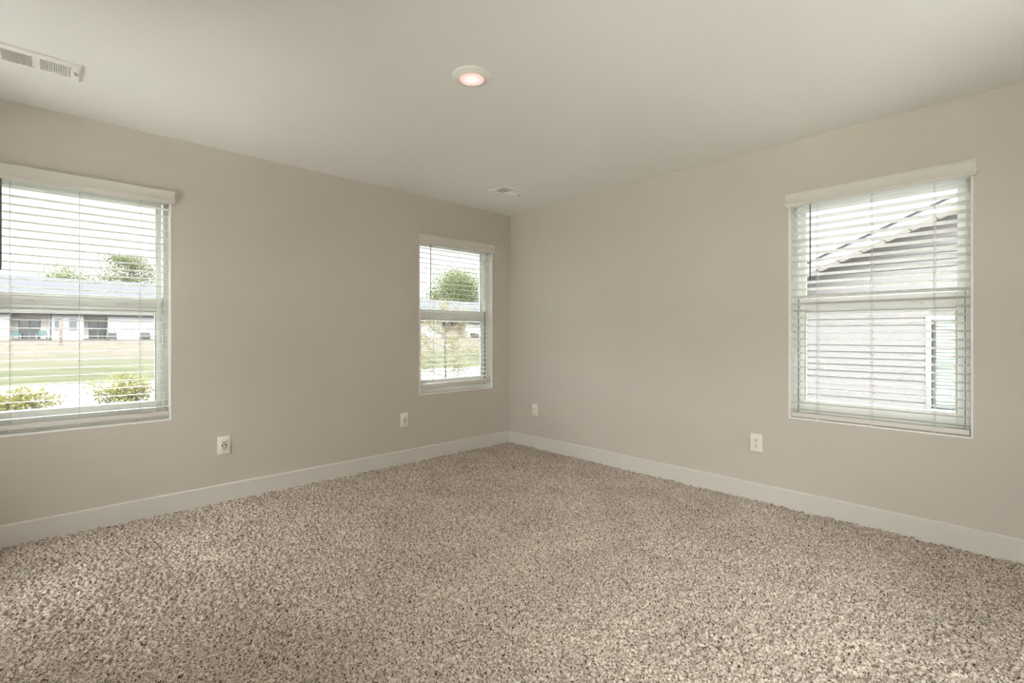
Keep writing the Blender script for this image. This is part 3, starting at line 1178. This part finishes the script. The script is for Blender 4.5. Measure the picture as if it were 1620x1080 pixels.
def branchy(root, material, base_pts, r0, levels, seed, spread=0.6, name='branches'):
    """recursive tapering limbs; returns tip points"""
    rr = random.Random(seed)
    mb = MB()
    tips = []

    def grow(p, d, L, r, lv):
        p = Vector(p)
        mid = p + d * (L * 0.5) + Vector((rr.uniform(-1, 1), rr.uniform(-1, 1), rr.uniform(-.3, 1))) * L * 0.06
        q = p + d * L
        mb.tube([p, mid, q], r, 6, r * 0.62)
        if lv == 0:
            tips.append(q)
            return
        tips.append(mid.lerp(q, 0.6))
        for k in range(rr.choice((2, 3, 3))):
            nd = (d + Vector((rr.uniform(-1, 1), rr.uniform(-1, 1), rr.uniform(-0.25, 0.7))) * spread).normalized()
            grow(q if k else p.lerp(q, 0.75), nd, L * rr.uniform(0.62, 0.85), r * 0.6, lv - 1)
    for p, d, L in base_pts:
        grow(p, Vector(d).normalized(), L, r0, levels)
    mb.build(name, material, root, smooth=True)
    return tips


def shrub(x, y, w, h_, seed, label):
    z = terrain(y)
    r = tag(empty('shrub', (x, y, z)), label, 'shrub', 'shrubs by the road')
    rr = random.Random(seed)
    st = []
    for k in range(7):
        a = rr.uniform(0, 2 * PI)
        st.append(((0.05 * math.cos(a), 0.05 * math.sin(a), -0.03), (math.cos(a) * 0.55, math.sin(a) * 0.55, 1.0), h_ * 0.36))
    tips = branchy(r, M_BARK, st, 0.012, 2, seed, 0.75, 'stems')
    g = np.random.default_rng(seed)
    pts = []
    for t in tips:
        for _ in range(16):
            q = np.array(t) + g.standard_normal(3) * 0.07
            pts.append(q)
    n = 900
    u = g.standard_normal((n, 3)); u /= np.linalg.norm(u, axis=1)[:, None]
    rad = g.uniform(0.35, 1.0, n) ** 0.6
    q = u * rad[:, None] * np.array([w / 2, w / 2, h_ * 0.48]) + np.array([0, 0, h_ * 0.52])
    lump = 0.75 + 0.35 * np.sin(u[:, 0] * 5 + seed) * np.cos(u[:, 2] * 4 + seed * 2)
    q[:, :2] *= lump[:, None]
    pts = np.array(pts)
    pts = pts[(pts[:, 2] > 0.03) & (np.hypot(pts[:, 0], pts[:, 1]) < w * 0.55) & (pts[:, 2] < h_)]
    leaves('foliage', M_LEAF_SHRUB, r, np.vstack([pts, q[q[:, 2] > 0.02]]), 0.030, seed + 1)
    return r


shrub(-3.96, 7.55, 1.02, 0.62, 3, 'low yellow green shrub at the left edge, seen through the left edge window')
shrub(-4.75, 7.7, 0.9, 0.50, 8, 'low yellow green shrub partly hidden at the far left edge')
shrub(-2.70, 7.35, 1.16, 0.80, 5, 'taller yellow green shrub seen low in the right part of the left edge window')

# ground cover along the bed before the sidewalk: uncountable
g = np.random.default_rng(21)
n = 6000
pts = np.stack([g.uniform(-5.6, -0.6, n), g.uniform(6.0, 8.5, n), G0 + 0.02 + np.abs(g.standard_normal(n)) * 0.05], 1)
for bx_, by_, br_ in ((-3.96, 7.55, 0.5), (-4.75, 7.7, 0.45), (-2.70, 7.35, 0.55)):
    pts = pts[np.hypot(pts[:, 0] - bx_, pts[:, 1] - by_) > br_]
o = leaves('ground_cover', M_LEAF_SHRUB, None, pts, 0.035, 22)
tag(o, 'yellow green ground cover growing below the shrubs', 'ground cover', kind='stuff')

# sapling outside the middle window
sx, sy = 2.72, 5.0
sp_ = tag(empty('sapling', (sx, sy, G0)), 'young sparse leafed tree standing outside the middle window', 'tree')
tr_ = MB().tube([(0, 0, -0.05), (0.015, 0.01, 0.6), (-0.01, 0.0, 1.2), (0.02, 0, 1.75)], 0.030, 8, 0.012)
tr_.build('trunk', M_BARK, sp_, smooth=True)
bs = []
rr = random.Random(4)
for k in range(17):
    zz = 0.42 + 1.35 * k / 16
    a = k * 2.4 + rr.uniform(-.4, .4)
    ln = 0.33 - 0.10 * abs(zz - 1.1)
    bs.append(((0.01, 0, zz), (math.cos(a), math.sin(a), 0.35), ln))
bs.append(((0.02, 0, 1.74), (0.1, 0.0, 1), 0.22))
tips = branchy(sp_, M_BARK, bs, 0.008, 2, 14, 0.6)
g = np.random.default_rng(31)
pts = [np.array(t) + g.standard_normal(3) * 0.065 for t in tips for _ in range(26)]
leaves('foliage', M_LEAF_SAP, sp_, pts, 0.019, 32, 1.8)


def far_tree(x, y, h_, w, crown_lo, seed, kind, label, lsize, nclump, density):
    z = terrain(y)
    r = tag(empty('tree', (x, y, z)), label, 'tree', 'trees behind the far houses')
    rr = random.Random(seed)
    g = np.random.default_rng(seed)
    MB().tube([(0, 0, -0.2), (0.1, 0, h_ * 0.35), (-0.05, 0.1, h_ * 0.68), (0, 0, h_ * 0.9)], h_ * 0.022, 9, h_ * 0.006).build('trunk', M_BARK, r, smooth=True)
    pts = []
    br = MB()
    for k in range(nclump):
        f = (k + 0.5) / nclump
        zz = crown_lo + (h_ - crown_lo) * f
        if kind == 'pine':
            rad = w / 2 * (1.0 - 0.86 * f ** 1.5) * rr.uniform(0.15, 1.0)
            cs = np.array([w * 0.055, w * 0.055, h_ * 0.022]) * rr.uniform(0.8, 1.4)
        else:
            rad = w / 2 * math.sqrt(max(0.02, 1 - (2 * f - 0.85) ** 2 / 1.4)) * rr.uniform(0.2, 0.85)
            cs = np.array([w * 0.13, w * 0.13, h_ * 0.085]) * rr.uniform(0.8, 1.3)
        a = rr.uniform(0, 2 * PI)
        c = np.array([rad * math.cos(a), rad * math.sin(a), zz])
        br.tube([(0, 0, max(crown_lo * 0.8, zz - rad * 0.35)), tuple(c * np.array([0.55, 0.55, 1]) - np.array([0, 0, rad * 0.12])), tuple(c)],
                h_ * 0.006, 5, h_ * 0.002)
        pts.append(c + np.clip(g.standard_normal((density, 3)), -1.8, 1.8) * cs)
    br.build('branches', M_BARK, r, smooth=True)
    leaves('foliage', M_LEAF_PINE if kind == 'pine' else M_LEAF_TREE, r, np.vstack(pts), lsize, seed + 5, 1.6)
    return r


far_tree(4.4, 88, 12.3, 17.0, 6.5, 41, 'pine', 'tall open branched pine behind the long white house', 0.16, 66, 110)
far_tree(13.6, 106, 13.6, 12.0, 6.0, 47, 'pine', 'pine cut off by the frame of the left edge window', 0.16, 60, 110)
far_tree(-2.0, 106, 10.7, 9.0, 4.5, 43, 'round', 'low bushy tree just above the roof of the long white house', 0.17, 60, 150)
far_tree(66.5, 90, 14.6, 14.0, 5.0, 45, 'round', 'broad round green tree seen through the middle window', 0.26, 90, 170)

# ------------------------------------------------------------------ neighbouring house outside the right window
NX = 6.0
nb = tag(empty('neighbour_house', (NX, -5.9, G0)), 'grey lap sided gable house outside the right wall window', 'house')
def LY(y): return y + 5.9
def LZ(z): return z - G0
def rake(y):                                  # height of the soffit line on the wall plane
    return 2.146 + 0.413 * (-1.191 - y) if y > -6.6 else 2.146 + 0.413 * (-1.191 + 6.6) - 0.413 * (-6.6 - y)
lapn = 0.1075
sd_ = MB()
y_l, y_r, y_m = 0.35, -13.5, -6.6
WIN = (-3.68, -2.864, 0.049, 1.368)           # neighbour window y0,y1,z0,z1
z = -0.30
while z < 4.4:
    z1 = z + lapn
    for zz0, zz1 in ((z, z1),):
        # extent along y where this course lies below the rake
        zt_ = zz0
        ya = y_l if zt_ < rake(y_l) else -1.191 - (zt_ - 2.146) / 0.413
        yb = y_r if zt_ < rake(y_r) else 2 * y_m + 1.191 + (zt_ - 2.146) / 0.413
        if ya <= yb:
            break
        spans = [(yb, ya)]
        if zz1 > WIN[2] - 0.065 and zz0 < WIN[3] + 0.065:
            spans = [(yb, WIN[0] - 0.02), (WIN[1] + 0.02, ya)]
        for (p, q) in spans:
            # each course leans out at its foot
            sd_.v += [(-0.016, LY(p), LZ(zz0)), (-0.016, LY(q), LZ(zz0)), (-0.002, LY(q), LZ(zz1)), (-0.002, LY(p), LZ(zz1)),
                      (-0.002, LY(p), LZ(zz0)), (-0.002, LY(q), LZ(zz0))]
            n0 = len(sd_.v) - 6
            sd_.f += [(n0, n0 + 1, n0 + 2, n0 + 3), (n0 + 4, n0 + 5, n0 + 1, n0)]
    z = z1
me_sd = sd_.build('siding', M_LAP, nb)
# sheathing behind the siding, gable shaped, with the window hole closed by the window itself
sh = MB()
sh.box(0.0, 0.05, LY(y_r), LY(WIN[0]), LZ(-0.3), LZ(1.5))
sh.box(0.0, 0.05, LY(WIN[1]), LY(y_l), LZ(-0.3), LZ(1.5))
sh.box(0.0, 0.05, LY(WIN[0]), LY(WIN[1]), LZ(-0.3), LZ(WIN[2]))
sh.box(0.0, 0.05, LY(WIN[0]), LY(WIN[1]), LZ(WIN[3]), LZ(1.5))
sh.prism([(LY(y_l), LZ(1.5)), (LY(y_l), LZ(rake(y_l))), (LY(y_m), LZ(rake(y_m))), (LY(y_r), LZ(rake(y_r))), (LY(y_r), LZ(1.5))], 0, 0.0, 0.05)
sh.build('gable_wall', M_LAP, nb)
OV = 0.35
so = MB()
for (ya, yb) in ((y_l + 0.35, y_m), (y_m, y_r - 0.35)):
    k = int(abs(ya - yb) / 0.30)
    for i in range(k):
        p = ya + (yb - ya) * i / k
        q = ya + (yb - ya) * (i + 0.94) / k
        so.v += [(-OV, LY(p), LZ(rake(p))), (-OV, LY(q), LZ(rake(q))), (0.02, LY(q), LZ(rake(q))), (0.02, LY(p), LZ(rake(p)))]
        n0 = len(so.v) - 4
        so.f.append((n0, n0 + 1, n0 + 2, n0 + 3))
        q2 = ya + (yb - ya) * (i + 1) / k
        so.v += [(-OV, LY(q), LZ(rake(q)) + 0.012), (-OV, LY(q2), LZ(rake(q2)) + 0.012), (0.02, LY(q2), LZ(rake(q2)) + 0.012), (0.02, LY(q), LZ(rake(q)) + 0.012)]
        n0 += 4
        so.f.append((n0, n0 + 1, n0 + 2, n0 + 3))
so.build('soffit', M_SOFFIT, nb)


def slope_strip(x0, x1, dz0, dz1):
    mb = MB()
    for (ya, yb) in ((y_l + 0.35, y_m), (y_m, y_r - 0.35)):
        n0 = len(mb.v)
        for y in (ya, yb):
            mb.v += [(x0, LY(y), LZ(rake(y)) + dz0), (x1, LY(y), LZ(rake(y)) + dz0), (x1, LY(y), LZ(rake(y)) + dz1), (x0, LY(y), LZ(rake(y)) + dz1)]
        for q in ((0, 1, 2, 3), (4, 5, 6, 7), (0, 1, 5, 4), (1, 2, 6, 5), (2, 3, 7, 6), (3, 0, 4, 7)):
            mb.f.append(tuple(n0 + i for i in q))
    return mb


slope_strip(-OV - 0.02, -OV, -0.012, 0.155).build('rake_board', M_WHITE, nb)
slope_strip(-OV - 0.035, -OV + 0.02, 0.155, 0.182).build('drip_edge', M_DRIP, nb)
slope_strip(-OV + 0.02, 11.0, 0.150, 0.178).build('roof', M_ROOF, nb)
bx = MB()
bx.box(0.05, 10.5, LY(y_r), LY(y_r) + 0.1, LZ(-0.3), LZ(1.4))
bx.box(0.05, 10.5, LY(y_l) - 0.1, LY(y_l), LZ(-0.3), LZ(1.4))
bx.build('side_wall', M_LAP, nb)
# its window: white trim, two sashes, blind behind the glass
wy0, wy1, wz0, wz1 = WIN
nw = MB()
nw.box(-0.03, 0.06, LY(wy1), LY(wy1) + 0.068, LZ(wz0) - 0.068, LZ(wz1) + 0.068)
nw.box(-0.03, 0.06, LY(wy0) - 0.068, LY(wy0), LZ(wz0) - 0.068, LZ(wz1) + 0.068)
nw.box(-0.03, 0.06, LY(wy0), LY(wy1), LZ(wz1), LZ(wz1) + 0.068)
nw.box(-0.03, 0.06, LY(wy0), LY(wy1), LZ(wz0) - 0.068, LZ(wz0))
nw.box(0.0, 0.05, LY(wy0), LY(wy1), LZ(0.690), LZ(0.722))
nwin = nw.build('window', M_WHITE, nb, bevel=0.004)
M_NBPANE = glass_mat('neighbour_glass', tint=(0.92, 0.97, 0.95))
MB().box(0.028, 0.034, LY(wy0), LY(wy1), LZ(wz0), LZ(wz1)).build('pane', M_NBPANE, nwin)
nbl = MB()
for i in range(27):
    zz = wz0 + 0.03 + i * 0.049
    R = Matrix.Translation((0.10, 0, LZ(zz))) @ Matrix.Rotation(math.radians(48), 4, 'Y')
    nbl.box(-0.025, 0.025, LY(wy0) + 0.01, LY(wy1) - 0.04, -0.0015, 0.0015, R)
nbl.build('blind', M_SLAT, nwin)
rm = MB()
rm.quad((1.2, LY(wy0) - 0.6, LZ(wz0) - 0.6), (1.2, LY(wy1) + 0.6, LZ(wz0) - 0.6), (1.2, LY(wy1) + 0.6, LZ(wz1) + 0.6), (1.2, LY(wy0) - 0.6, LZ(wz1) + 0.6))
rm.box(0.06, 1.2, LY(wy0) - 0.62, LY(wy0) - 0.6, LZ(wz0) - 0.6, LZ(wz1) + 0.6)
rm.box(0.06, 1.2, LY(wy1) + 0.6, LY(wy1) + 0.62, LZ(wz0) - 0.6, LZ(wz1) + 0.6)
rm.box(0.06, 1.2, LY(wy0) - 0.6, LY(wy1) + 0.6, LZ(wz0) - 0.62, LZ(wz0) - 0.6)
rm.box(0.06, 1.2, LY(wy0) - 0.6, LY(wy1) + 0.6, LZ(wz1) + 0.6, LZ(wz1) + 0.62)
rm.build('room_behind', mat('dim_room', (0.42, 0.46, 0.44), None, 2, 0.9), nwin)
